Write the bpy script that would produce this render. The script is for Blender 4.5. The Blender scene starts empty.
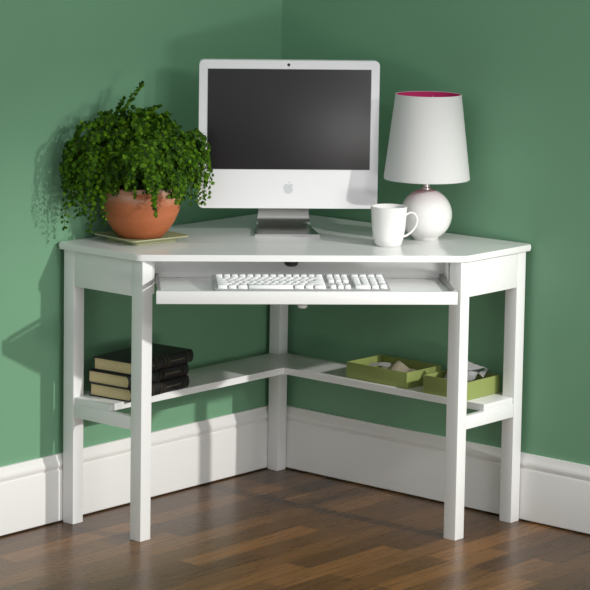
import bpy, bmesh, math, random
from mathutils import Vector, Matrix
random.seed(7)
C = bpy.context.scene.collection
PI = math.pi
S2 = math.sqrt(2)

# ---------------------------------------------------------------- helpers
def link(name, bm, m, parent=None, smooth=False, angle=None):
    me = bpy.data.meshes.new(name)
    bmesh.ops.recalc_face_normals(bm, faces=bm.faces[:])
    bm.to_mesh(me); bm.free()
    o = bpy.data.objects.new(name, me); C.objects.link(o)
    if m: me.materials.append(m)
    if parent: o.parent = parent
    if smooth or angle:
        for p in me.polygons: p.use_smooth = True
        if angle:
            me.set_sharp_from_angle(angle=angle)
    return o

def tag(o, label, cat, group=None):
    o['label'] = label; o['category'] = cat
    if group: o['group'] = group
    return o

def thing(name, label, cat, loc=(0, 0, 0), rotz=0, group=None):
    o = bpy.data.objects.new(name, None); C.objects.link(o)
    o.empty_display_size = 0.05
    o.location = loc; o.rotation_euler = (0, 0, rotz)
    return tag(o, label, cat, group)

def struct(o):
    o['kind'] = 'structure'; return o

def dup(root, loc, rotz, label, group=None):
    r = root.copy(); C.objects.link(r); r.location = loc; r.rotation_euler = (0, 0, rotz)
    r['label'] = label
    if group: r['group'] = group
    for ch in list(root.children):
        c = ch.copy(); C.objects.link(c); c.parent = r
        for g in ch.children:
            d = g.copy(); C.objects.link(d); d.parent = c
    return r

def bx(bm, x0, x1, y0, y1, z0, z1, bev=0.0, seg=2, mat=None):
    vs = [bm.verts.new((x, y, z)) for z in (z0, z1) for x, y in ((x0, y0), (x1, y0), (x1, y1), (x0, y1))]
    if mat is not None:
        for v in vs: v.co = mat @ v.co
    fs = [bm.faces.new([vs[i] for i in f]) for f in ((3, 2, 1, 0), (4, 5, 6, 7), (0, 1, 5, 4), (1, 2, 6, 5), (2, 3, 7, 6), (3, 0, 4, 7))]
    if bev:
        es = {e for f in fs for e in f.edges}
        bmesh.ops.bevel(bm, geom=list(es), offset=bev, segments=seg, affect='EDGES', profile=.6)

def box(name, m, parent, *a, bev=0.0015, **k):
    bm = bmesh.new(); bx(bm, *a, bev=bev, **k)
    return link(name, bm, m, parent, angle=0.6)

def prism(bm, pts, z0, z1, bev=0.0, seg=2):
    lo = [bm.verts.new((x, y, z0)) for x, y in pts]; hi = [bm.verts.new((x, y, z1)) for x, y in pts]
    n = len(pts); fs = [bm.faces.new(lo[::-1]), bm.faces.new(hi)]
    for i in range(n): fs.append(bm.faces.new((lo[i], lo[(i+1) % n], hi[(i+1) % n], hi[i])))
    if bev:
        es = set(fs[0].edges) | set(fs[1].edges)
        bmesh.ops.bevel(bm, geom=list(es), offset=bev, segments=seg, affect='EDGES', profile=.5)

def round_poly(pts, rads, n=6):
    out = []; N = len(pts)
    for i, (p, r) in enumerate(zip(pts, rads)):
        p = Vector(p); a = Vector(pts[i-1]); b = Vector(pts[(i+1) % N])
        if r <= 0: out.append(tuple(p)); continue
        u = (a-p).normalized(); v = (b-p).normalized()
        th = u.angle(v); d = r/math.tan(th/2)
        p0 = p+u*d; p1 = p+v*d; c = p+(u+v).normalized()*(r/math.sin(th/2))
        a0 = math.atan2(p0.y-c.y, p0.x-c.x); a1 = math.atan2(p1.y-c.y, p1.x-c.x)
        da = (a1-a0+PI) % (2*PI)-PI
        for k in range(n+1):
            t = a0+da*k/n; out.append((c.x+r*math.cos(t), c.y+r*math.sin(t)))
    return out

def lathe(bm, prof, n=64):
    rings = []
    for r, z in prof:
        if r < 1e-6: rings.append([bm.verts.new((0, 0, z))])
        else: rings.append([bm.verts.new((r*math.cos(2*PI*i/n), r*math.sin(2*PI*i/n), z)) for i in range(n)])
    for a, b in zip(rings, rings[1:]):
        for i in range(n):
            j = (i+1) % n
            if len(a) == 1 and len(b) == 1: continue
            if len(a) == 1: bm.faces.new((a[0], b[i], b[j]))
            elif len(b) == 1: bm.faces.new((a[i], a[j], b[0]))
            else: bm.faces.new((a[i], a[j], b[j], b[i]))

def tube(bm, pts, rad, n=8, cap=True):
    pts = [Vector(p) for p in pts]; rings = []
    up = Vector((0.123, .2, 1)).normalized()
    for i, p in enumerate(pts):
        t = (pts[min(i+1, len(pts)-1)]-pts[max(i-1, 0)]).normalized()
        s = t.cross(up)
        s = s.normalized() if s.length > 1e-4 else Vector((1, 0, 0))
        w = s.cross(t); r = rad[i] if isinstance(rad, (list, tuple)) else rad
        rings.append([bm.verts.new(p+(s*math.cos(2*PI*k/n)+w*math.sin(2*PI*k/n))*r) for k in range(n)])
    for a, b in zip(rings, rings[1:]):
        for k in range(n): bm.faces.new((a[k], a[(k+1) % n], b[(k+1) % n], b[k]))
    if cap: bm.faces.new(rings[0][::-1]); bm.faces.new(rings[-1])

# ---------------------------------------------------------------- materials
def mat(name, col, rough=.5, metal=0, spec=.5, coat=0, bump=None, var=None, sub=0):
    m = bpy.data.materials.new(name); m.use_nodes = True
    nt = m.node_tree; b = nt.nodes['Principled BSDF']
    b.inputs['Base Color'].default_value = (*col, 1); b.inputs['Roughness'].default_value = rough
    b.inputs['Metallic'].default_value = metal; b.inputs['Specular IOR Level'].default_value = spec
    b.inputs['Coat Weight'].default_value = coat
    tc = nt.nodes.new('ShaderNodeTexCoord')
    if var:   # (scale, amount): soft tint variation of the surface itself
        n = nt.nodes.new('ShaderNodeTexNoise'); n.inputs['Scale'].default_value = var[0]; n.inputs['Detail'].default_value = 5
        nt.links.new(tc.outputs['Object'], n.inputs['Vector'])
        mx = nt.nodes.new('ShaderNodeMix'); mx.data_type = 'RGBA'
        k = 1-var[1]; mx.inputs['A'].default_value = (col[0]*k, col[1]*k, col[2]*k, 1)
        k = 1+var[1]; mx.inputs['B'].default_value = (min(1, col[0]*k), min(1, col[1]*k), min(1, col[2]*k), 1)
        nt.links.new(n.outputs['Fac'], mx.inputs['Factor']); nt.links.new(mx.outputs['Result'], b.inputs['Base Color'])
    if bump:
        n = nt.nodes.new('ShaderNodeTexNoise'); n.inputs['Scale'].default_value = bump[0]; n.inputs['Detail'].default_value = 4
        nt.links.new(tc.outputs['Object'], n.inputs['Vector'])
        bp = nt.nodes.new('ShaderNodeBump'); bp.inputs['Strength'].default_value = bump[1]; bp.inputs['Distance'].default_value = .002
        nt.links.new(n.outputs['Fac'], bp.inputs['Height']); nt.links.new(bp.outputs['Normal'], b.inputs['Normal'])
    return m

M = {}
M['wall'] = mat('green_wall_paint', (.162, .337, .202), .55, spec=.4, bump=(90, .12), var=(3, .05))
M['trim'] = mat('white_trim_paint', (.80, .79, .765), .38, bump=(30, .04))
M['desk'] = mat('white_desk_paint', (.80, .80, .785), .32, bump=(40, .04))
M['top'] = mat('white_desk_top_paint', (.80, .80, .785), .17, bump=(25, .03))
M['plastic'] = mat('white_computer_plastic', (.78, .78, .785), .40, coat=0)
M['screen'] = mat('dark_screen', (.009, .008, .009), .36, spec=.5)
M['alu'] = mat('brushed_aluminium', (.62, .61, .59), .30, metal=1, bump=(200, .05))
M['logo'] = mat('grey_logo', (.56, .58, .585), .35)
M['black'] = mat('black_plastic', (.012, .012, .012), .4)
M['key'] = mat('white_key', (.82, .82, .82), .35)
M['kbase'] = mat('keyboard_case', (.34, .345, .345), .2)
M['ceramic'] = mat('white_glazed_ceramic', (.82, .81, .79), .12, coat=.5)
M['shade'] = mat('white_shade_linen', (.66, .655, .645), .85, bump=(300, .1))
M['pink'] = mat('magenta_shade_lining', (.62, .025, .16), .7)
M['neck'] = mat('satin_metal_neck', (.75, .72, .70), .3, metal=.6)
M['bulb'] = mat('frosted_bulb', (.9, .88, .85), .3)
M['leather'] = mat('black_book_leather', (.009, .009, .010), .5, bump=(160, .25))
M['pages'] = mat('cream_page_edges', (.66, .52, .29), .8, var=(90, .12))
M['gilt'] = mat('worn_gilt', (.16, .13, .085), .45, metal=.3)
M['boxg'] = mat('olive_green_card', (.235, .285, .080), .6, var=(12, .06), bump=(120, .08))
M['paper'] = mat('cream_paper', (.72, .64, .50), .7)
M['paperw'] = mat('white_paper', (.74, .74, .74), .5)
M['soil'] = mat('potting_soil', (.02, .013, .008), .95, bump=(80, 1))
M['saucer'] = mat('pale_olive_glaze', (.42, .43, .24), .25, coat=.3, var=(9, .1))
M['slide'] = mat('zinc_drawer_slide', (.35, .36, .35), .35, metal=.8)

def terracotta():
    m = mat('terracotta', (.50, .150, .055), .72, bump=(60, .15)); nt = m.node_tree; b = nt.nodes['Principled BSDF']
    tc = nt.nodes.new('ShaderNodeTexCoord'); sep = nt.nodes.new('ShaderNodeSeparateXYZ')
    nt.links.new(tc.outputs['Object'], sep.inputs[0])
    no = nt.nodes.new('ShaderNodeTexNoise'); no.inputs['Scale'].default_value = 13; no.inputs['Detail'].default_value = 6
    mp = nt.nodes.new('ShaderNodeMapping'); mp.inputs['Scale'].default_value = (1, 1, 3)
    nt.links.new(tc.outputs['Object'], mp.inputs[0]); nt.links.new(mp.outputs[0], no.inputs['Vector'])
    # mineral bloom in a band under the rim
    mr = nt.nodes.new('ShaderNodeMapRange'); mr.inputs['From Min'].default_value = .090; mr.inputs['From Max'].default_value = .118
    nt.links.new(sep.outputs['Z'], mr.inputs['Value'])
    r2 = nt.nodes.new('ShaderNodeMapRange'); r2.inputs['From Min'].default_value = .40; r2.inputs['From Max'].default_value = .68
    nt.links.new(no.outputs['Fac'], r2.inputs['Value'])
    mu = nt.nodes.new('ShaderNodeMath'); mu.operation = 'MULTIPLY'
    nt.links.new(mr.outputs[0], mu.inputs[0]); nt.links.new(r2.outputs[0], mu.inputs[1])
    mu2 = nt.nodes.new('ShaderNodeMath'); mu2.operation = 'MULTIPLY'; mu2.inputs[1].default_value = .8
    nt.links.new(mu.outputs[0], mu2.inputs[0])
    base = nt.nodes.new('ShaderNodeMix'); base.data_type = 'RGBA'
    base.inputs['A'].default_value = (.33, .085, .028, 1); base.inputs['B'].default_value = (.52, .165, .060, 1)
    nt.links.new(no.outputs['Fac'], base.inputs['Factor'])
    mx = nt.nodes.new('ShaderNodeMix'); mx.data_type = 'RGBA'; mx.inputs['B'].default_value = (.62, .48, .38, 1)
    nt.links.new(mu2.outputs[0], mx.inputs['Factor']); nt.links.new(base.outputs['Result'], mx.inputs['A'])
    nt.links.new(mx.outputs['Result'], b.inputs['Base Color'])
    return m
M['terra'] = terracotta()

def leafmat():
    m = mat('fern_leaf', (.05, .16, .012), .6, spec=.15); nt = m.node_tree; b = nt.nodes['Principled BSDF']
    g = nt.nodes.new('ShaderNodeNewGeometry')
    r = nt.nodes.new('ShaderNodeValToRGB')
    r.color_ramp.elements[0].color = (.014, .048, .002, 1); r.color_ramp.elements[1].color = (.130, .275, .008, 1)
    e = r.color_ramp.elements.new(.6); e.color = (.046, .122, .003, 1)
    nt.links.new(g.outputs['Random Per Island'], r.inputs['Fac']); nt.links.new(r.outputs['Color'], b.inputs['Base Color'])
    tr = nt.nodes.new('ShaderNodeBsdfTranslucent'); nt.links.new(r.outputs['Color'], tr.inputs['Color'])
    mix = nt.nodes.new('ShaderNodeMixShader'); mix.inputs[0].default_value = .3
    out = nt.nodes['Material Output']
    nt.links.new(b.outputs[0], mix.inputs[1]); nt.links.new(tr.outputs[0], mix.inputs[2]); nt.links.new(mix.outputs[0], out.inputs['Surface'])
    return m
M['leaf'] = leafmat()
M['stem'] = mat('dark_fern_stem', (.03, .035, .012), .5)

def floormat():
    m = mat('walnut_strip_floor', (.2, .1, .05), .27, spec=.30); nt = m.node_tree; b = nt.nodes['Principled BSDF']
    tc = nt.nodes.new('ShaderNodeTexCoord')
    mp = nt.nodes.new('ShaderNodeMapping'); mp.inputs['Rotation'].default_value = (0, 0, PLANK)
    nt.links.new(tc.outputs['Object'], mp.inputs[0])
    br = nt.nodes.new('ShaderNodeTexBrick'); br.offset = .37; br.offset_frequency = 2
    br.inputs['Scale'].default_value = 1; br.inputs['Brick Width'].default_value = .48; br.inputs['Row Height'].default_value = .072
    br.inputs['Mortar Size'].default_value = .0007; br.inputs['Mortar Smooth'].default_value = .3; br.inputs['Bias'].default_value = 0
    br.inputs['Color1'].default_value = (0, 0, 0, 1); br.inputs['Color2'].default_value = (1, 1, 1, 1); br.inputs['Mortar'].default_value = (.2, .2, .2, 1)
    nt.links.new(mp.outputs[0], br.inputs['Vector'])
    ramp = nt.nodes.new('ShaderNodeValToRGB')
    ramp.color_ramp.elements[0].color = (.085, .038, .013, 1); ramp.color_ramp.elements[1].color = (.250, .112, .034, 1)
    e = ramp.color_ramp.elements.new(.5); e.color = (.145, .066, .021, 1)
    nt.links.new(br.outputs['Color'], ramp.inputs['Fac'])
    mp2 = nt.nodes.new('ShaderNodeMapping'); mp2.inputs['Scale'].default_value = (1.5, 22, 1)
    nt.links.new(mp.outputs[0], mp2.inputs[0])
    no = nt.nodes.new('ShaderNodeTexNoise'); no.inputs['Scale'].default_value = 3; no.inputs['Detail'].default_value = 8; no.inputs['Roughness'].default_value = .6
    nt.links.new(mp2.outputs[0], no.inputs['Vector'])
    mr = nt.nodes.new('ShaderNodeMapRange'); mr.inputs['From Min'].default_value = .3; mr.inputs['From Max'].default_value = .7
    mr.inputs['To Min'].default_value = .62; mr.inputs['To Max'].default_value = 1.25
    nt.links.new(no.outputs['Fac'], mr.inputs['Value'])
    mx = nt.nodes.new('ShaderNodeMix'); mx.data_type = 'RGBA'; mx.blend_type = 'MULTIPLY'; mx.inputs['Factor'].default_value = 1
    nt.links.new(ramp.outputs['Color'], mx.inputs['A']); nt.links.new(mr.outputs[0], mx.inputs['B'])
    mm = nt.nodes.new('ShaderNodeMix'); mm.data_type = 'RGBA'; mm.inputs['B'].default_value = (.03, .015, .008, 1)
    nt.links.new(br.outputs['Fac'], mm.inputs['Factor']); nt.links.new(mx.outputs['Result'], mm.inputs['A'])
    nt.links.new(mm.outputs['Result'], b.inputs['Base Color'])
    r3 = nt.nodes.new('ShaderNodeMapRange'); r3.inputs['To Min'].default_value = .22; r3.inputs['To Max'].default_value = .34
    nt.links.new(no.outputs['Fac'], r3.inputs['Value']); nt.links.new(r3.outputs[0], b.inputs['Roughness'])
    return m
PLANK = PI/2
M['floor'] = floormat()

# ---------------------------------------------------------------- the room
RX, RY, RH = 6.5, -7.5, 2.75
struct(box('floor', M['floor'], None, -.15, RX, RY, .15, -.06, 0, bev=0))
struct(box('wall_left', M['wall'], None, -.12, 0, RY, .12, 0, RH, bev=0))
WE = RX
struct(box('wall_right', M['wall'], None, 0, WE, 0, .12, 0, RH, bev=0))
prof = [(0, .004), (.0165, .004), (.018, .006), (.018, .140), (.0165, .1445), (.0135, .1465), (.0145, .150), (.0165, .154), (.0172, .160), (.015, .168), (.011, .174), (.0095, .181), (.008, .186), (0, .186)]
def baseboard(name, along_x):
    bm = bmesh.new(); L1 = WE if along_x else RY; rings = []
    for t in (0, 1):
        ring = []
        for d, z in prof:
            a = d if t == 0 else abs(L1)      # mitred in the corner
            ring.append(bm.verts.new((a, -d, z) if along_x else (d, -a, z)))
        rings.append(ring)
    n = len(prof)
    for i in range(n): bm.faces.new((rings[0][i], rings[0][(i+1) % n], rings[1][(i+1) % n], rings[1][i]))
    bm.faces.new(rings[0]); bm.faces.new(rings[1][::-1])
    return struct(link(name, bm, M['trim'], None, angle=.5))
baseboard('baseboard_right', True); baseboard('baseboard_left', False)

# ---------------------------------------------------------------- corner desk
L, SD, OV, Q, W, G, T = .9124, .3049, .0104, .2737, .0387, .0211, .0168
H = .765; l = L-OV; U = H-T; go = .006
desk = thing('corner_desk', 'white painted corner desk with pull-out keyboard tray and low open shelf', 'desk')
bm = bmesh.new()
pts = round_poly([(go, -go), (go, -L), (SD, -L), (L, -SD), (L, -go)], [0, .010, .030, .030, .010])
prism(bm, pts, U, H, bev=.005, seg=3); link('tabletop', bm, M['top'], desk, angle=.5)
def leg(x, y): return box('leg', M['desk'], desk, x, x+W, y-W, y, 0, U, bev=.002)
leg(G, -G)                      # in the corner
leg(G, -l+W); leg(Q, -l+W)      # left side: at the wall and in front
leg(l-W, -G); leg(l-W, -Q)      # right side
AZ = .651
box('side_panel', M['desk'], desk, G+W, Q, -l+.001, -l+.017, AZ, U, bev=.001)
box('side_panel', M['desk'], desk, l-.017, l-.001, -Q, -G-W, AZ, U, bev=.001)
box('back_rail', M['desk'], desk, G+.008, G+.024, -l+W, -G-W, .69, U, bev=.001)
box('back_rail', M['desk'], desk, G+W, l-W, -G-.024, -G-.008, .69, U, bev=.001)
box('side_rail', M['desk'], desk, G+W, Q, -l+.001, -l+.018, .295, .3305, bev=.001)
box('side_rail', M['desk'], desk, l-.018, l-.001, -Q, -G-W, .295, .3305, bev=.001)
# L-shaped shelf notched round the legs
zs, st, a, e = .349, .0185, .1925, l-.004
k = G+W+.001
bm = bmesh.new()
prism(bm, [(k, -k), (k, -G-.002), (l-W-.001, -G-.002), (l-W-.001, -G-W-.001), (e, -G-W-.001), (e, -a), (a, -a), (a, -e), (G+W+.001, -e), (G+W+.001, -l+W+.001), (G+.002, -l+W+.001), (G+.002, -k)][::-1], zs-st, zs, bev=.0015)
link('shelf', bm, M['desk'], desk, angle=.5)

# keyboard tray in diagonal coordinates: u to the right along the front, v distance from the corner
R45 = Matrix.Rotation(PI/4, 4, 'Z')          # local x -> along the front, local -y -> towards the room
def dia(name, m, u0, u1, v0, v1, z0, z1, parent=desk, bev=.0015):
    return box(name, m, parent, u0, u1, -v1, -v0, z0, z1, bev=bev, mat=R45)
V1 = 1.447/S2; V0 = 1.065/S2; HW = .385
tray = dia('keyboard_tray', M['top'], -HW+.013, HW-.013, V0, V1-.010, .674, .6885, bev=.001)
dia('tray_front', M['desk'], -HW, HW, V1-.014, V1, .664, .697, bev=.002)
dia('tray_back', M['desk'], -HW+.0, HW-.0, V0-.014, V0, .672, U-.004)
for s in (-1, 1):
    u = s*(HW-.004)
    dia('drawer_slide', M['slide'], min(u, u-s*.008), max(u, u-s*.008), V0-.01, V1-.017, .690, .700, bev=.001)
    # fixed runner rail behind each front leg
    u2 = s*(HW+.006)
    dia('runner_rail', M['desk'], min(u2, u2-s*.006), max(u2, u2-s*.006), V0-.10, 1.16/S2, .655, U, bev=.001)
bm = bmesh.new(); lathe(bm, [(0, .650), (.010, .650), (.013, .653), (.013, .658), (.007, .662), (.007, .6745), (0, .6745)], 24)
for v in bm.verts: v.co.x += .694; v.co.y -= .708
kn = link('tray_knob', bm, M['desk'], desk, angle=.6)
bm = bmesh.new(); lathe(bm, [(0, .727), (.012, .727), (.018, .732), (.020, .7485), (0, .7485)], 24)
for v in bm.verts: v.co.x += .548; v.co.y -= .584
cg = link('cable_grommet', bm, M['black'], desk, angle=.6); cg['label'] = 'small black cable grommet under the tabletop'

# ---------------------------------------------------------------- computer
comp = thing('computer', 'white all-in-one computer with dark screen on an aluminium foot', 'computer', (.3615, -.3835, H), PI/4)
BW, B0, B1, BD = .2455, .0775, .4825, .034
def xz_prism(bm, pts, y0, y1, bev=0, seg=3, which='front'):
    A = [bm.verts.new((x, y0, z)) for x, z in pts]; B = [bm.verts.new((x, y1, z)) for x, z in pts]; n = len(pts)
    fa = bm.faces.new(A); fb = bm.faces.new(B[::-1])
    for i in range(n): bm.faces.new((A[i], B[i], B[(i+1) % n], A[(i+1) % n]))
    if bev:
        bmesh.ops.bevel(bm, geom=list(set(fa.edges) | (set(fb.edges) if which == 'both' else set())), offset=bev, segments=seg, affect='EDGES', profile=.5)
bm = bmesh.new()
outer = round_poly([(-BW, B0), (BW, B0), (BW, B1), (-BW, B1)], [.013]*4, 8)
xz_prism(bm, outer, 0, BD, bev=.002)
# swelling back of the case
n = len(outer); rings = []
for kx, dy in ((.985, .0), (.95, .006), (.86, .012), (.70, .017), (.45, .020)):
    zc = (B0+B1)/2
    rings.append([bm.verts.new((x*kx, BD+dy, zc+(z-zc)*kx)) for x, z in outer])
for r0, r1 in zip(rings, rings[1:]):
    for i in range(n): bm.faces.new((r0[i], r0[(i+1) % n], r1[(i+1) % n], r1[i]))
bm.faces.new(rings[-1])
case = link('case', bm, M['plastic'], comp, angle=.5)
SX0, SX1, SZ0, SZ1 = -.2225, .2225, .1845, .4585
scr = box('screen', M['screen'], comp, SX0, SX1, -.0008, .002, SZ0, SZ1, bev=.0004)
bm = bmesh.new()
for (x0, x1, z0, z1) in ((SX0-.0012, SX0, SZ0-.0012, SZ1+.0012), (SX1, SX1+.0012, SZ0-.0012, SZ1+.0012), (SX0, SX1, SZ0-.0012, SZ0), (SX0, SX1, SZ1, SZ1+.0012)):
    bx(bm, x0, x1, -.0006, .001, z0, z1)
link('screen_gasket', bm, M['logo'], comp)
bm = bmesh.new(); lathe(bm, [(0, .0012), (.0035, .0012), (.0042, 0), (0, 0)], 20)
for v in bm.verts: v.co = Vector((v.co.x-.003, -v.co.z, v.co.y+.4705))
link('camera_lens', bm, M['black'], comp)
# apple mark on the chin: right half profile, bite and leaf
half = [(0, -.88), (.20, -.98), (.42, -.95), (.62, -.70), (.78, -.38)]
body = [(0, -.90), (.18, -.98), (.36, -.96), (.55, -.78), (.72, -.48), (.80, -.28), (.62, -.14), (.54, .06), (.58, .26), (.74, .42), (.60, .58), (.38, .64), (.18, .58), (0, .50),
        (-.18, .58), (-.38, .64), (-.62, .54), (-.79, .28), (-.82, -.04), (-.74, -.42), (-.56, -.78), (-.36, -.97), (-.18, -.98)]
leaf = [(.0, .68), (.02, .86), (.14, 1.02), (.30, 1.10), (.30, .92), (.18, .76)]
bm = bmesh.new(); s = .0165
for poly in (body, leaf):
    q = [(x*s+.001, z*s+.1345) for x, z in poly]
    A = [bm.verts.new((x, -.0005, z)) for x, z in q]; B = [bm.verts.new((x, .0005, z)) for x, z in q]
    bm.faces.new(A)
    for i in range(len(q)): bm.faces.new((A[i], B[i], B[(i+1) % len(q)], A[(i+1) % len(q)]))
bmesh.ops.triangulate(bm, faces=[f for f in bm.faces if len(f.verts) > 4])
lg = link('apple_mark', bm, M['logo'], comp)
# bent sheet stand
path = [(-.002, .003), (.04, .003), (.09, .003), (.125, .004), (.145, .010), (.156, .022), (.158, .036), (.152, .055), (.135, .085), (.110, .120), (.085, .15), (.06, .175)]
wid = [.089, .086, .0815, .078, .076, .0735, .0715, .070, .0695, .069, .0685, .068]
bm = bmesh.new(); fr = []
for i, ((y, z), w) in enumerate(zip(path, wid)):
    p0 = Vector(path[max(i-1, 0)]); p1 = Vector(path[min(i+1, len(path)-1)]); t = (p1-p0).normalized(); nn = Vector((-t.y, t.x))*.0029
    fr.append([bm.verts.new(c) for c in ((-w, y+nn.x, z+nn.y), (w, y+nn.x, z+nn.y), (w, y-nn.x, z-nn.y), (-w, y-nn.x, z-nn.y))])
for a_, b_ in zip(fr, fr[1:]):
    for i in range(4): bm.faces.new((a_[i], a_[(i+1) % 4], b_[(i+1) % 4], b_[i]))
bm.faces.new(fr[0]); bm.faces.new(fr[-1])
bmesh.ops.subdivide_edges
st_ = link('stand', bm, M['alu'], comp, angle=.7)

# ---------------------------------------------------------------- keyboard
kb = thing('keyboard', 'white full-size keyboard with number pad on the pull-out tray', 'keyboard', (.7015, -.7165, .6886), math.radians(45.6)); kb.scale = (.985, .97, .97)
# local: x right, y away from the room corner = back, front edge at y=0
KW, KD = .229, .152
def ktop(y): return .0105+.0165*(y/KD)
bm = bmesh.new()
vs = []
o2 = round_poly([(-KW, 0), (KW, 0), (KW, KD), (-KW, KD)], [.006]*4, 4)
lo = [bm.verts.new((x, y, .0 if y < .02 else .0)) for x, y in o2]; hi = [bm.verts.new((x, y, ktop(y))) for x, y in o2]
bm.faces.new(lo[::-1]); bm.faces.new(hi)
for i in range(len(o2)): bm.faces.new((lo[i], lo[(i+1) % len(o2)], hi[(i+1) % len(o2)], hi[i]))
link('keyboard_case', bm, M['kbase'], kb, angle=.5)
slope = math.atan(.0165/KD)
def key(x0, wk, y0, dk=.0165, hh=.0085):
    bm = bmesh.new(); gp = .0016
    a0, a1, b0, b1 = x0+gp, x0+wk-gp, y0+gp, y0+dk-gp; z0 = ktop((b0+b1)/2)-.0015; z1 = ktop((b0+b1)/2)+hh
    i_ = .0014
    v = [bm.verts.new(c) for c in ((a0, b0, z0), (a1, b0, z0), (a1, b1, z0), (a0, b1, z0), (a0+i_, b0+i_, z1-.0009), (a1-i_, b0+i_, z1-.0009), (a1-i_, b1-i_*.5, z1+.0009), (a0+i_, b1-i_*.5, z1+.0009))]
    for f in ((3, 2, 1, 0), (4, 5, 6, 7), (0, 1, 5, 4), (1, 2, 6, 5), (2, 3, 7, 6), (3, 0, 4, 7)): bm.faces.new([v[j] for j in f])
    bmesh.ops.bevel(bm, geom=bm.edges[:], offset=.0006, segments=1, affect='EDGES')
    link('key', bm, M['key'], kb, angle=.8)
u = .0190
X0 = -KW+.007
rows = [.006, .0245, .0430, .0615, .0800, .0985]
def row(x, ws, y, dk=.0180):
    for w_ in ws: key(x, w_*u, y, dk); x += w_*u
row(X0, [1.5, 1.25, 1.5, 6.25, 1.5, 1.25, 1.75], rows[0])
row(X0, [2.25]+[1]*10+[2.75], rows[1])
row(X0, [1.75]+[1]*11+[2.25], rows[2])
row(X0, [1.5]+[1]*12+[1.5], rows[3])
row(X0, [1]*13+[2], rows[4])
row(X0, [1.15]+[1.065]*13, rows[5]+.009, .0150)
XN = X0+15*u+.008
row(XN, [1, 1, 1], rows[0]); row(XN+u, [1], rows[1])
row(XN, [1, 1, 1], rows[3]); row(XN, [1, 1, 1], rows[4]); row(XN, [1, 1, 1], rows[5]+.009, .0150)
XP = XN+3*u+.008; u4 = (KW-.006-XP)/4
def prow(ws, y, dk=.0180, x=XP):
    for w_ in ws: key(x, w_*u4, y, dk); x += w_*u4
prow([2, 1], rows[0]); key(XP+3*u4, u4, rows[0], .0365)
prow([1, 1, 1], rows[1]); prow([1]*4, rows[2]); prow([1]*4, rows[3]); prow([1]*4, rows[4]); prow([1]*4, rows[5]+.009, .0150)

# ---------------------------------------------------------------- mug
mug = thing('mug', 'white ceramic coffee mug in front of the table lamp', 'mug', (.655, -.310, H), math.radians(41.3))
bm = bmesh.new()
lathe(bm, [(0, .002), (.026, .002), (.028, 0), (.0325, 0), (.036, .004), (.0405, .020), (.0445, .045), (.0472, .075), (.0490, .1045), (.0495, .1058), (.0480, .1068), (.0463, .1055), (.0445, .075), (.0415, .045), (.037, .020), (.030, .009), (0, .008)], 64)
link('cup', bm, M['ceramic'], mug, smooth=True)
bm = bmesh.new()
hp = []
ctrl = [(.0455, .083), (.058, .090), (.0695, .086), (.0755, .072), (.073, .055), (.063, .040), (.050, .029), (.0405, .025)]
def cr(P, n=6):
    out = []
    for i in range(len(P)-1):
        p0 = Vector(P[max(i-1, 0)]); p1 = Vector(P[i]); p2 = Vector(P[i+1]); p3 = Vector(P[min(i+2, len(P)-1)])
        for k_ in range(n):
            t = k_/n
            out.append(.5*((2*p1)+(p2-p0)*t+(2*p0-5*p1+4*p2-p3)*t*t+(3*p1-p0-3*p2+p3)*t**3))
    out.append(Vector(P[-1])); return out
rings = []
cc = cr(ctrl)
for i, p in enumerate(cc):
    t = (cc[min(i+1, len(cc)-1)]-cc[max(i-1, 0)]).normalized(); nn = Vector((-t.y, t.x))
    rings.append([bm.verts.new((p.x+nn.x*.0032*math.cos(a), .0062*math.sin(a), p.y+nn.y*.0032*math.cos(a))) for a in [2*PI*j/14 for j in range(14)]])
for a_, b_ in zip(rings, rings[1:]):
    for i in range(14): bm.faces.new((a_[i], a_[(i+1) % 14], b_[(i+1) % 14], b_[i]))
bm.faces.new(rings[0]); bm.faces.new(rings[-1])
link('handle', bm, M['ceramic'], mug, smooth=True)

# ---------------------------------------------------------------- lamp
lamp = thing('table_lamp', 'white table lamp with round ceramic base and tapered shade lined in pink', 'lamp', (.656, -.148, H))
bm = bmesh.new(); pr = [(0, .001), (.030, .001), (.032, 0), (.036, 0)]
cz, rs = .0705, .0715
for i in range(0, 33):
    a = math.radians(-60+ (60+80)*i/32); pr.append((rs*math.cos(a), cz-.0015+rs*math.sin(a)*(.99)))
pr += [(.010, .1405), (0, .1405)]
lathe(bm, pr, 72); link('lamp_base', bm, M['ceramic'], lamp, smooth=True)
bm = bmesh.new(); lathe(bm, [(0, .138), (.013, .138), (.013, .142), (.009, .144), (.009, .163), (.0105, .165), (.0105, .170), (.005, .172), (.005, .19), (.012, .192), (.014, .225), (0, .225)], 32)
link('lamp_neck', bm, M['neck'], lamp, angle=.6)
bm = bmesh.new(); lathe(bm, [(0, .225), (.013, .225), (.014, .235), (.024, .255), (.028, .275), (.022, .298), (.010, .308), (0, .310)], 32)
link('bulb', bm, M['bulb'], lamp, smooth=True)
SZB, SZT, RB, RT = .167, .397, .1170, .0900
bm = bmesh.new(); lathe(bm, [(RB-.0022, SZB), (RB-.0006, SZB-.0008), (RB, SZB+.001), (RB-.0004, SZB+.006), (RT+.0004, SZT-.006), (RT+.0004, SZT), (RT-.0008, SZT+.0008), (RT-.0022, SZT)], 96)
sh = link('lamp_shade', bm, M['shade'], lamp, smooth=True, angle=.9)
bm = bmesh.new(); lathe(bm, [(RB-.0022, SZB+.0002), (RT-.0022, SZT-.0002)], 96)
li = link('shade_lining', bm, M['pink'], sh, smooth=True); li['label'] = 'magenta pink lining inside the shade'
bm = bmesh.new()
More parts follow.
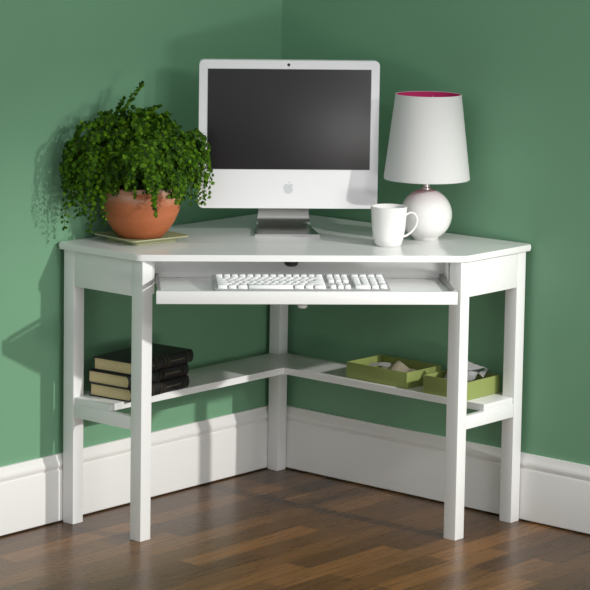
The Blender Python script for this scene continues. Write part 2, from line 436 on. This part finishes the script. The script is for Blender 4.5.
for a in (0, 2*PI/3, 4*PI/3):
    tube(bm, [(.012*math.cos(a), .012*math.sin(a), .21), (RT*.6*math.cos(a), RT*.6*math.sin(a), SZT-.03), ((RT-.003)*math.cos(a), (RT-.003)*math.sin(a), SZT-.012)], .0012, 6)
link('shade_spider', bm, M['neck'], lamp)

# ---------------------------------------------------------------- books
def make_book(w=.145, d=.252, t=.0355):
    # local: long edge along y, spine on +x, page ends face -y
    r = thing('book', '', 'book')
    c = .0028; bm = bmesh.new()
    bx(bm, -w/2, w/2-.006, -d/2, d/2, 0, c, bev=.0008); bx(bm, -w/2, w/2-.006, -d/2, d/2, t-c, t, bev=.0008)
    # rounded spine
    n_ = 12; A = []; B = []
    for y, arr in ((-d/2, A), (d/2, B)):
        for i in range(n_+1):
            a = -PI/2+PI*i/n_; arr.append(bm.verts.new((w/2-.008+.011*math.cos(a), y, t/2+t/2*math.sin(a))))
        for i in range(n_, -1, -1):
            a = -PI/2+PI*i/n_; arr.append(bm.verts.new((w/2-.008+.0085*math.cos(a), y, t/2+(t/2-c)*math.sin(a))))
    N = len(A)
    for i in range(N): bm.faces.new((A[i], A[(i+1) % N], B[(i+1) % N], B[i]))
    for arr in (A, B):
        h_ = n_+1
        for i in range(n_): bm.faces.new((arr[i], arr[i+1], arr[N-2-i], arr[N-1-i]))
    link('cover', bm, M['leather'], r, angle=.6)
    pg = box('pages', M['pages'], r, -w/2+.005, w/2-.003, -d/2+.004, d/2-.004, c, t-c, bev=.0008)
    pg['label'] = 'cream page block'
    for yb in (-d*.40, -d*.13, d*.01, d*.07, d*.40):
        bm = bmesh.new(); ring = []
        for y in (yb-.0022, yb+.0022):
            ring.append([bm.verts.new((w/2-.008+.0122*math.cos(-PI/2+PI*i/12), y, t/2+(t/2+.0004)*math.sin(-PI/2+PI*i/12))) for i in range(1, 12)])
        for i in range(10): bm.faces.new((ring[0][i], ring[0][i+1], ring[1][i+1], ring[1][i]))
        bmesh.ops.solidify(bm, geom=bm.faces[:], thickness=.0006)
        b = link('spine_band', bm, M['gilt'], r, smooth=True); b['label'] = 'raised gilt band on the spine'
    for y0, y1, hh in ((d*.10, d*.34, .0012), (-d*.36, -d*.17, .0012)):
        bm = bmesh.new(); bx(bm, w/2+.0026, w/2+.0036, y0, y1, t/2-hh, t/2+hh)
        g_ = link('spine_title', bm, M['gilt'], r); g_['label'] = 'faint gilt title line'
    return r
grp = 'stacked black books on the left shelf'
b0 = make_book(); bz = zs+.0004
b0.location = (.130, -.722, bz); b0.rotation_euler = (0, 0, math.radians(5.5)); b0['label'] = 'black leather-bound book lying on the shelf, lowest of the stack of three'; b0['group'] = grp
dup(b0, (.131, -.728, bz+.0362), math.radians(4), 'black leather-bound book in the middle of the stack of three', grp)
dup(b0, (.142, -.720, bz+.0724), math.radians(5), 'black leather-bound book lying topmost on the stack of three', grp)

# ---------------------------------------------------------------- green boxes
def tray_box(label, x0, x1, y0, y1, h, rot, group='open green boxes on the right shelf'):
    cx, cy = (x0+x1)/2, (y0+y1)/2; w, d = (x1-x0)/2, (y1-y0)/2; t = .0035
    r = thing('storage_box', label, 'box', (cx, cy, zs+.0003), rot, group)
    box('box_base', M['boxg'], r, -w+t, w-t, -d+t, d-t, 0, t, bev=0)
    box('box_side', M['boxg'], r, -w, -w+t, -d, d, 0, h, bev=.0006)
    box('box_side', M['boxg'], r, w-t, w, -d, d, 0, h, bev=.0006)
    box('box_side', M['boxg'], r, -w+t, w-t, -d, -d+t, 0, h-.0004, bev=.0006)
    box('box_side', M['boxg'], r, -w+t, w-t, d-t, d, 0, h-.0004, bev=.0006)
    return r
tray_box('open olive green box holding cream papers, left of its twin on the right shelf', .410, .627, -.177, -.024, .045, math.radians(-1))
tray_box('open olive green box holding crumpled silvery paper, behind the right front desk leg', .690, .837, -.188, -.036, .050, 0)
def sheet(name, label, cat, m, cx, cy, z0, w, d, rot, tilt, fold, seed, group, nx=14, ny=10, th=.0004, ridge=0):
    rnd = random.Random(seed); ph = [rnd.uniform(0, 6.28) for _ in range(4)]
    bm = bmesh.new(); g_ = []
    pts_ = []
    for i in range(nx+1):
        rw = []
        for j in range(ny+1):
            x = (i/nx-.5)*w; y = (j/ny-.5)*d
            z = fold*(.5+.5*math.sin(x*45+ph[0])*math.cos(y*38+ph[1])) + .35*fold*abs(math.sin((x*80+y*60)+ph[2])) + ridge*max(0, 1-abs(x*math.cos(ph[3])+y*math.sin(ph[3]))/.03)
            z += (x+w/2)*math.tan(tilt[0])+(y+d/2)*math.tan(tilt[1])
            rw.append(bm.verts.new((x, y, z)))
        g_.append(rw)
    for i in range(nx):
        for j in range(ny): bm.faces.new((g_[i][j], g_[i+1][j], g_[i+1][j+1], g_[i][j+1]))
    bmesh.ops.solidify(bm, geom=bm.faces[:], thickness=th)
    mz = min(v.co.z for v in bm.verts)
    for v in bm.verts: v.co.z -= mz
    o = link(name, bm, m, None, angle=.7); o.location = (cx, cy, z0); o.rotation_euler = (0, 0, rot)
    return tag(o, label, cat, group)
zb = zs+.0042
sheet('paper', 'cream folded paper lying in the left green box', 'paper', M['paper'], .520, -.100, zb+.008, .135, .085, -.25, (.02, .18), .007, 3, 'papers in the green boxes', ridge=.016)
sheet('paper', 'white paper slip sticking up in the left green box', 'paper', M['paperw'], .478, -.112, zb+.030, .060, .035, .6, (.05, .10), .002, 5, 'papers in the green boxes', ridge=.004)
sheet('paper', 'crumpled silvery paper heaped in the right green box', 'paper', M['paperw'], .766, -.112, zb+.022, .105, .108, .2, (.10, .16), .022, 8, 'papers in the green boxes', nx=12, ny=10, ridge=.020)
sheet('paper', 'white paper slip poking above the rim of the right green box', 'paper', M['paperw'], .788, -.100, zb+.060, .085, .06, .7, (-.20, .12), .008, 12, 'papers in the green boxes', nx=6, ny=5, ridge=.012)

# ---------------------------------------------------------------- fern
fern = thing('potted_fern', 'bushy green fern in a round terracotta pot beside the computer', 'plant', (.134, -.725, H+.0115))
bm = bmesh.new()
lathe(bm, [(0, .0), (.056, .0), (.061, .003), (.075, .018), (.091, .042), (.103, .070), (.1085, .095), (.1100, .118), (.1090, .134), (.1075, .138), (.1035, .139), (.1005, .136), (.1010, .118), (.098, .09), (.09, .06), (0, .05)], 72)
link('pot', bm, M['terra'], fern, angle=.7)
bm = bmesh.new(); lathe(bm, [(0, .131), (.05, .130), (.09, .126), (.1005, .122)], 40)
for v in bm.verts: v.co.z += random.uniform(-.003, .003)
link('soil', bm, M['soil'], fern, smooth=True)
sau = thing('saucer', 'square pale olive glazed saucer under the terracotta pot', 'saucer', (.136, -.725, H), math.radians(-9))
bm = bmesh.new()
def sq(h, r, z): return [(x, y, z) for x, y in round_poly([(-h, -h), (h, -h), (h, h), (-h, h)], [r]*4, 6)]
rg = [sq(.066, .012, 0), sq(.069, .012, .001), sq(.071, .012, .006), sq(.090, .012, .0110), sq(.0955, .014, .0150), sq(.0955, .014, .0172), sq(.092, .012, .0168), sq(.080, .012, .0112), sq(.070, .012, .0108)]
rv = [[bm.verts.new(c) for c in r] for r in rg]
for a_, b_ in zip(rv, rv[1:]):
    for i in range(len(a_)): bm.faces.new((a_[i], a_[(i+1) % len(a_)], b_[(i+1) % len(b_)], b_[i]))
bm.faces.new(rv[0][::-1]); bm.faces.new(rv[-1])
link('dish', bm, M['saucer'], sau, angle=.6)

rnd = random.Random(21)
fb = bmesh.new(); sb = bmesh.new()
WX = -.134+.014
CL = 1/S2
def clear(q_):   # keep clear of the wall and of the computer's case
    wx, wy = q_.x+.134, q_.y-.725
    uu, vv = (wx+wy)*CL, (wx-wy)*CL
    if uu > -.275 and vv < .552:
        q_.x += (.552-vv)*CL; q_.y -= (.552-vv)*CL
    if q_.x < WX: q_.x = WX+rnd.uniform(0, .002)
    return q_
def leaflet(p, out, nrm, size):
    out = out.normalized(); side = nrm.cross(out)
    if side.length < 1e-4: return
    side.normalize(); n2 = out.cross(side)
    # fan shaped leaflet with a lobed outer edge
    shape = [(0, 0), (.35, .42), (.72, .50), (.86, .22), (1.0, .26), (.98, -.02), (1.0, -.28), (.84, -.25), (.70, -.52), (.33, -.40)]
    vs_ = []
    for a_, b_ in shape:
        q_ = p+out*(a_*size)+side*(b_*size)+n2*(-.25*size*(a_*a_)-.25*size*abs(b_))
        clear(q_)
        vs_.append(fb.verts.new(q_))
    fb.faces.new(vs_)
def spray(path, Lw=.5, dens=1.0, t0=.3):
    P = [Vector(p) for p in path]; out = []
    for i in range(len(P)-1):
        p0, p1, p2, p3 = P[max(i-1, 0)], P[i], P[i+1], P[min(i+2, len(P)-1)]
        for k_ in range(6):
            t = k_/6; out.append(.5*((2*p1)+(p2-p0)*t+(2*p0-5*p1+4*p2-p3)*t*t+(3*p1-p0-3*p2+p3)*t**3))
    out.append(P[-1]); dress([clear(q_) for q_ in out], Lw, dens, t0, P[-1]-P[0])
def frond(az, reach, rise, drop, Lw=1.0, dens=1.0, start=None, t0=.22):
    o = Vector((rnd.uniform(-.05, .05), rnd.uniform(-.05, .05), .128)) if start is None else Vector(start)
    d = Vector((math.cos(az), math.sin(az), 0)); wob = rnd.uniform(-.25, .25); pe = Vector((-d.y, d.x, 0))
    # rises to `rise`, then falls to `drop` relative to the soil at the tip
    tp = rnd.uniform(.38, .5)
    pts_ = []
    N_ = 22
    for i in range(N_+1):
        t = i/N_
        hr = reach*(math.sin(min(1, t*1.25)*PI/2) if drop < rise*.6 else t)
        z = rise*(1-((t-tp)/tp)**2) if t < tp else rise-(rise-drop)*((t-tp)/(1-tp))**1.7
        q_ = o+d*hr+pe*(wob*hr*t)+Vector((0, 0, z))
        clear(q_)
        pts_.append(q_)
    dress(pts_, Lw, dens, t0, d)
def dress(pts_, Lw, dens, t0, d):
    N_ = len(pts_)-1; d = d.normalized(); pe = Vector((-d.y, d.x, .01)).normalized()
    tube(sb, pts_, [.0011*(1-.6*i/N_) for i in range(N_+1)], 4)
    n_ = int(26*dens)
    for i in range(n_):
        t = t0+(1-t0)*i/(n_-1); f_ = t*N_; a_ = min(int(f_), N_-1); p = pts_[a_].lerp(pts_[a_+1], f_-a_)
        tg = (pts_[a_+1]-pts_[a_]).normalized(); sd = tg.cross(Vector((0, 0, 1)))
        sd = sd.normalized() if sd.length > .05 else pe
        ln = .030*Lw*(1-.60*abs(t-.45)/.55)*rnd.uniform(.75, 1.15)
        for s_ in (-1, 1):
            br_ = (sd*s_+tg*.55+Vector((0, 0, rnd.uniform(-.35, .15)))).normalized()
            m_ = max(2, int(ln/.0068))
            for k_ in range(m_):
                lp = p+br_*(ln*(k_+.4)/m_)+Vector((rnd.uniform(-.002, .002) for _ in range(3)))
                nr = (Vector((0, 0, 1))*.6+d*.5+Vector((.45, -.45, 0))+Vector((rnd.uniform(-.6, .6) for _ in range(3)))).normalized()
                oo = (br_*.5+Vector((0, 0, -.45))+tg*.3+Vector((rnd.uniform(-.5, .5) for _ in range(3))))
                leaflet(lp, oo, nr, rnd.uniform(.0085, .0130)*(.75 if t > .9 else 1))
    for k_ in range(2):
        leaflet(pts_[-1], (pts_[-1]-pts_[-2]), Vector((.5, -.5, .6)), .009)
def lim(az):   # how far a frond may reach in each direction
    c = math.cos(az)
    if math.cos(az-math.radians(41)) > .6: return .84     # held back by the computer's case
    return 1.0 if c > -.1 else max(.45, 1+.6*(c+.1)*1.1)
for i in range(230):
    az = rnd.uniform(0, 2*PI); kk = rnd.random(); fr_ = math.cos(az+PI/4) > .3     # towards the viewer: stays above the pot
    if kk < .26:   frond(az, rnd.uniform(.10, .15)*lim(az), rnd.uniform(.09, .14), rnd.uniform(.0, .06) if fr_ else rnd.uniform(-.035, .04))
    elif kk < .84: (lambda q_: frond(az, (.02+.125*q_)*lim(az), rnd.uniform(.10, .235-.095*q_), rnd.uniform(.04, .17-.07*q_), .95))(rnd.random())
    else:          frond(az, rnd.uniform(.10, .15)*lim(az), rnd.uniform(.08, .14), rnd.uniform(-.01, .03) if fr_ else rnd.uniform(-.045, .02))
# trailing left side, right trailers
for az, re, ri, dr in ((-100, .21, .12, -.03), (-104, .215, .14, .02), (-96, .215, .11, -.04), (-93, .185, .11, -.085), (-92, .188, .11, -.09), (-95, .19, .10, -.055), (-85, .18, .11, -.05), (-110, .20, .12, .03),
                       (-80, .155, .10, -.07), (-75, .15, .08, -.065), (-98, .215, .15, .05), (-93, .215, .15, .03), (-88, .17, .13, -.02), (-99, .205, .13, .0), (-106, .20, .16, .07), (-97, .20, .165, .08), (-92, .18, .17, .09), (-95, .14, .20, .10), (-100, .16, .185, .11), (-90, .12, .205, .13)):
    frond(math.radians(az), re, ri, dr)
for az, re, ri, dr in ((-52, .13, .07, -.045), (-48, .128, .07, -.05), (-20, .125, .07, -.02), (-14, .125, .06, -.015)):
    frond(math.radians(az), re, ri, dr, .8)
for az, re, ri, dr in ((45, .14, .12, .0), (38, .145, .11, -.03), (30, .13, .10, -.02), (52, .13, .15, .05), (60, .13, .13, .03), (42, .13, .14, .04), (36, .14, .16, .08), (48, .14, .165, .09)):
    frond(math.radians(az), re, ri, dr, .8)
frond(math.radians(38), .140, .12, -.02, .45, .9)
frond(math.radians(44), .145, .14, .10, .45, .8)
def rp(r, z, dpt=0): return (r*.75+dpt*.65, r*.66-dpt*.75, z)
spray([rp(0, .13), rp(-.03, .22), rp(-.056, .30), rp(-.045, .35), rp(-.022, .385), rp(-.002, .412)], .42, .75, .45)
spray([rp(0, .13), rp(-.04, .22), rp(-.075, .29), rp(-.070, .335), rp(-.050, .37)], .42, .75, .45)
spray([rp(0, .13), rp(-.05, .22), rp(-.09, .27), rp(-.10, .31), rp(-.085, .335)], .5, .8, .45)
spray([rp(0, .13), rp(-.02, .24), rp(.0, .31), rp(.02, .345), rp(.045, .355)], .6, .8, .4)
spray([rp(0, .13), rp(.02, .24), rp(.06, .30), rp(.10, .30)], .7, .8, .4)
spray([rp(0, .13), rp(-.08, .23), rp(-.14, .27), rp(-.17, .25)], .7, .8, .4)
link('stems', sb, M['stem'], fern, smooth=True)
fo = link('foliage', fb, M['leaf'], fern)

# ---------------------------------------------------------------- light
def area(name, loc, target, size, power, col=(1, 1, 1), shape='DISK'):
    ld = bpy.data.lights.new(name, 'AREA'); ld.shape = shape; ld.size = size; ld.energy = power; ld.color = col
    o = bpy.data.objects.new(name, ld); C.objects.link(o); o.location = loc
    o.rotation_euler = (Vector(target)-Vector(loc)).to_track_quat('-Z', 'Y').to_euler()
    return o
sp = bpy.data.lights.new('key_light', 'SPOT'); sp.energy = 410; sp.spot_size = math.radians(33); sp.spot_blend = 1.0; sp.shadow_soft_size = .035; sp.color = (1, .985, .955)
so = bpy.data.objects.new('key_light', sp); C.objects.link(so); so.location = (3.77, -.17, 1.98)
so.rotation_euler = (Vector((.1, -.72, .12))-so.location).to_track_quat('-Z', 'Y').to_euler()
area('second_light', (4.5, -1.14, 2.10), (.3, -.5, .9), .35, 22, (1, .98, .96))
fl = area('fill_light', (5.20, -2.42, .24), (.4, -.4, .75), 1.4, 38, (1, .99, .975), 'RECTANGLE'); fl.data.size_y = .4
w = bpy.data.worlds.new('World'); bpy.context.scene.world = w; w.use_nodes = True
w.node_tree.nodes['Background'].inputs['Color'].default_value = (.95, .97, 1, 1)
w.node_tree.nodes['Background'].inputs['Strength'].default_value = .75

# ---------------------------------------------------------------- camera
cx, cy, cz, yaw, pit, rol, f, sx, sy = 4.80078350, -5.57325053, 1.78034832, 2.28968120, -.120144761, .0141029301, 2523.40174, -34.8633620, -128.260914
F = Vector((math.cos(yaw)*math.cos(pit), math.sin(yaw)*math.cos(pit), math.sin(pit)))
Rr = Vector((math.sin(yaw), -math.cos(yaw), 0)); Uu = Rr.cross(F)
R2 = Rr*math.cos(rol)+Uu*math.sin(rol); U2 = -Rr*math.sin(rol)+Uu*math.cos(rol)
cam = bpy.data.cameras.new('Camera'); co = bpy.data.objects.new('Camera', cam); C.objects.link(co)
mw = Matrix((R2, U2, -F)).transposed().to_4x4(); mw.translation = (cx, cy, cz); co.matrix_world = mw
cam.sensor_width = 36; cam.lens = f/590*36; cam.shift_x = -sx/590; cam.shift_y = sy/590; cam.clip_end = 50
sc = bpy.context.scene; sc.camera = co
sc.view_settings.view_transform = 'Standard'; sc.view_settings.look = 'None'; sc.view_settings.gamma = 1
sc.view_settings.use_curve_mapping = False; sc.view_settings.exposure = 0
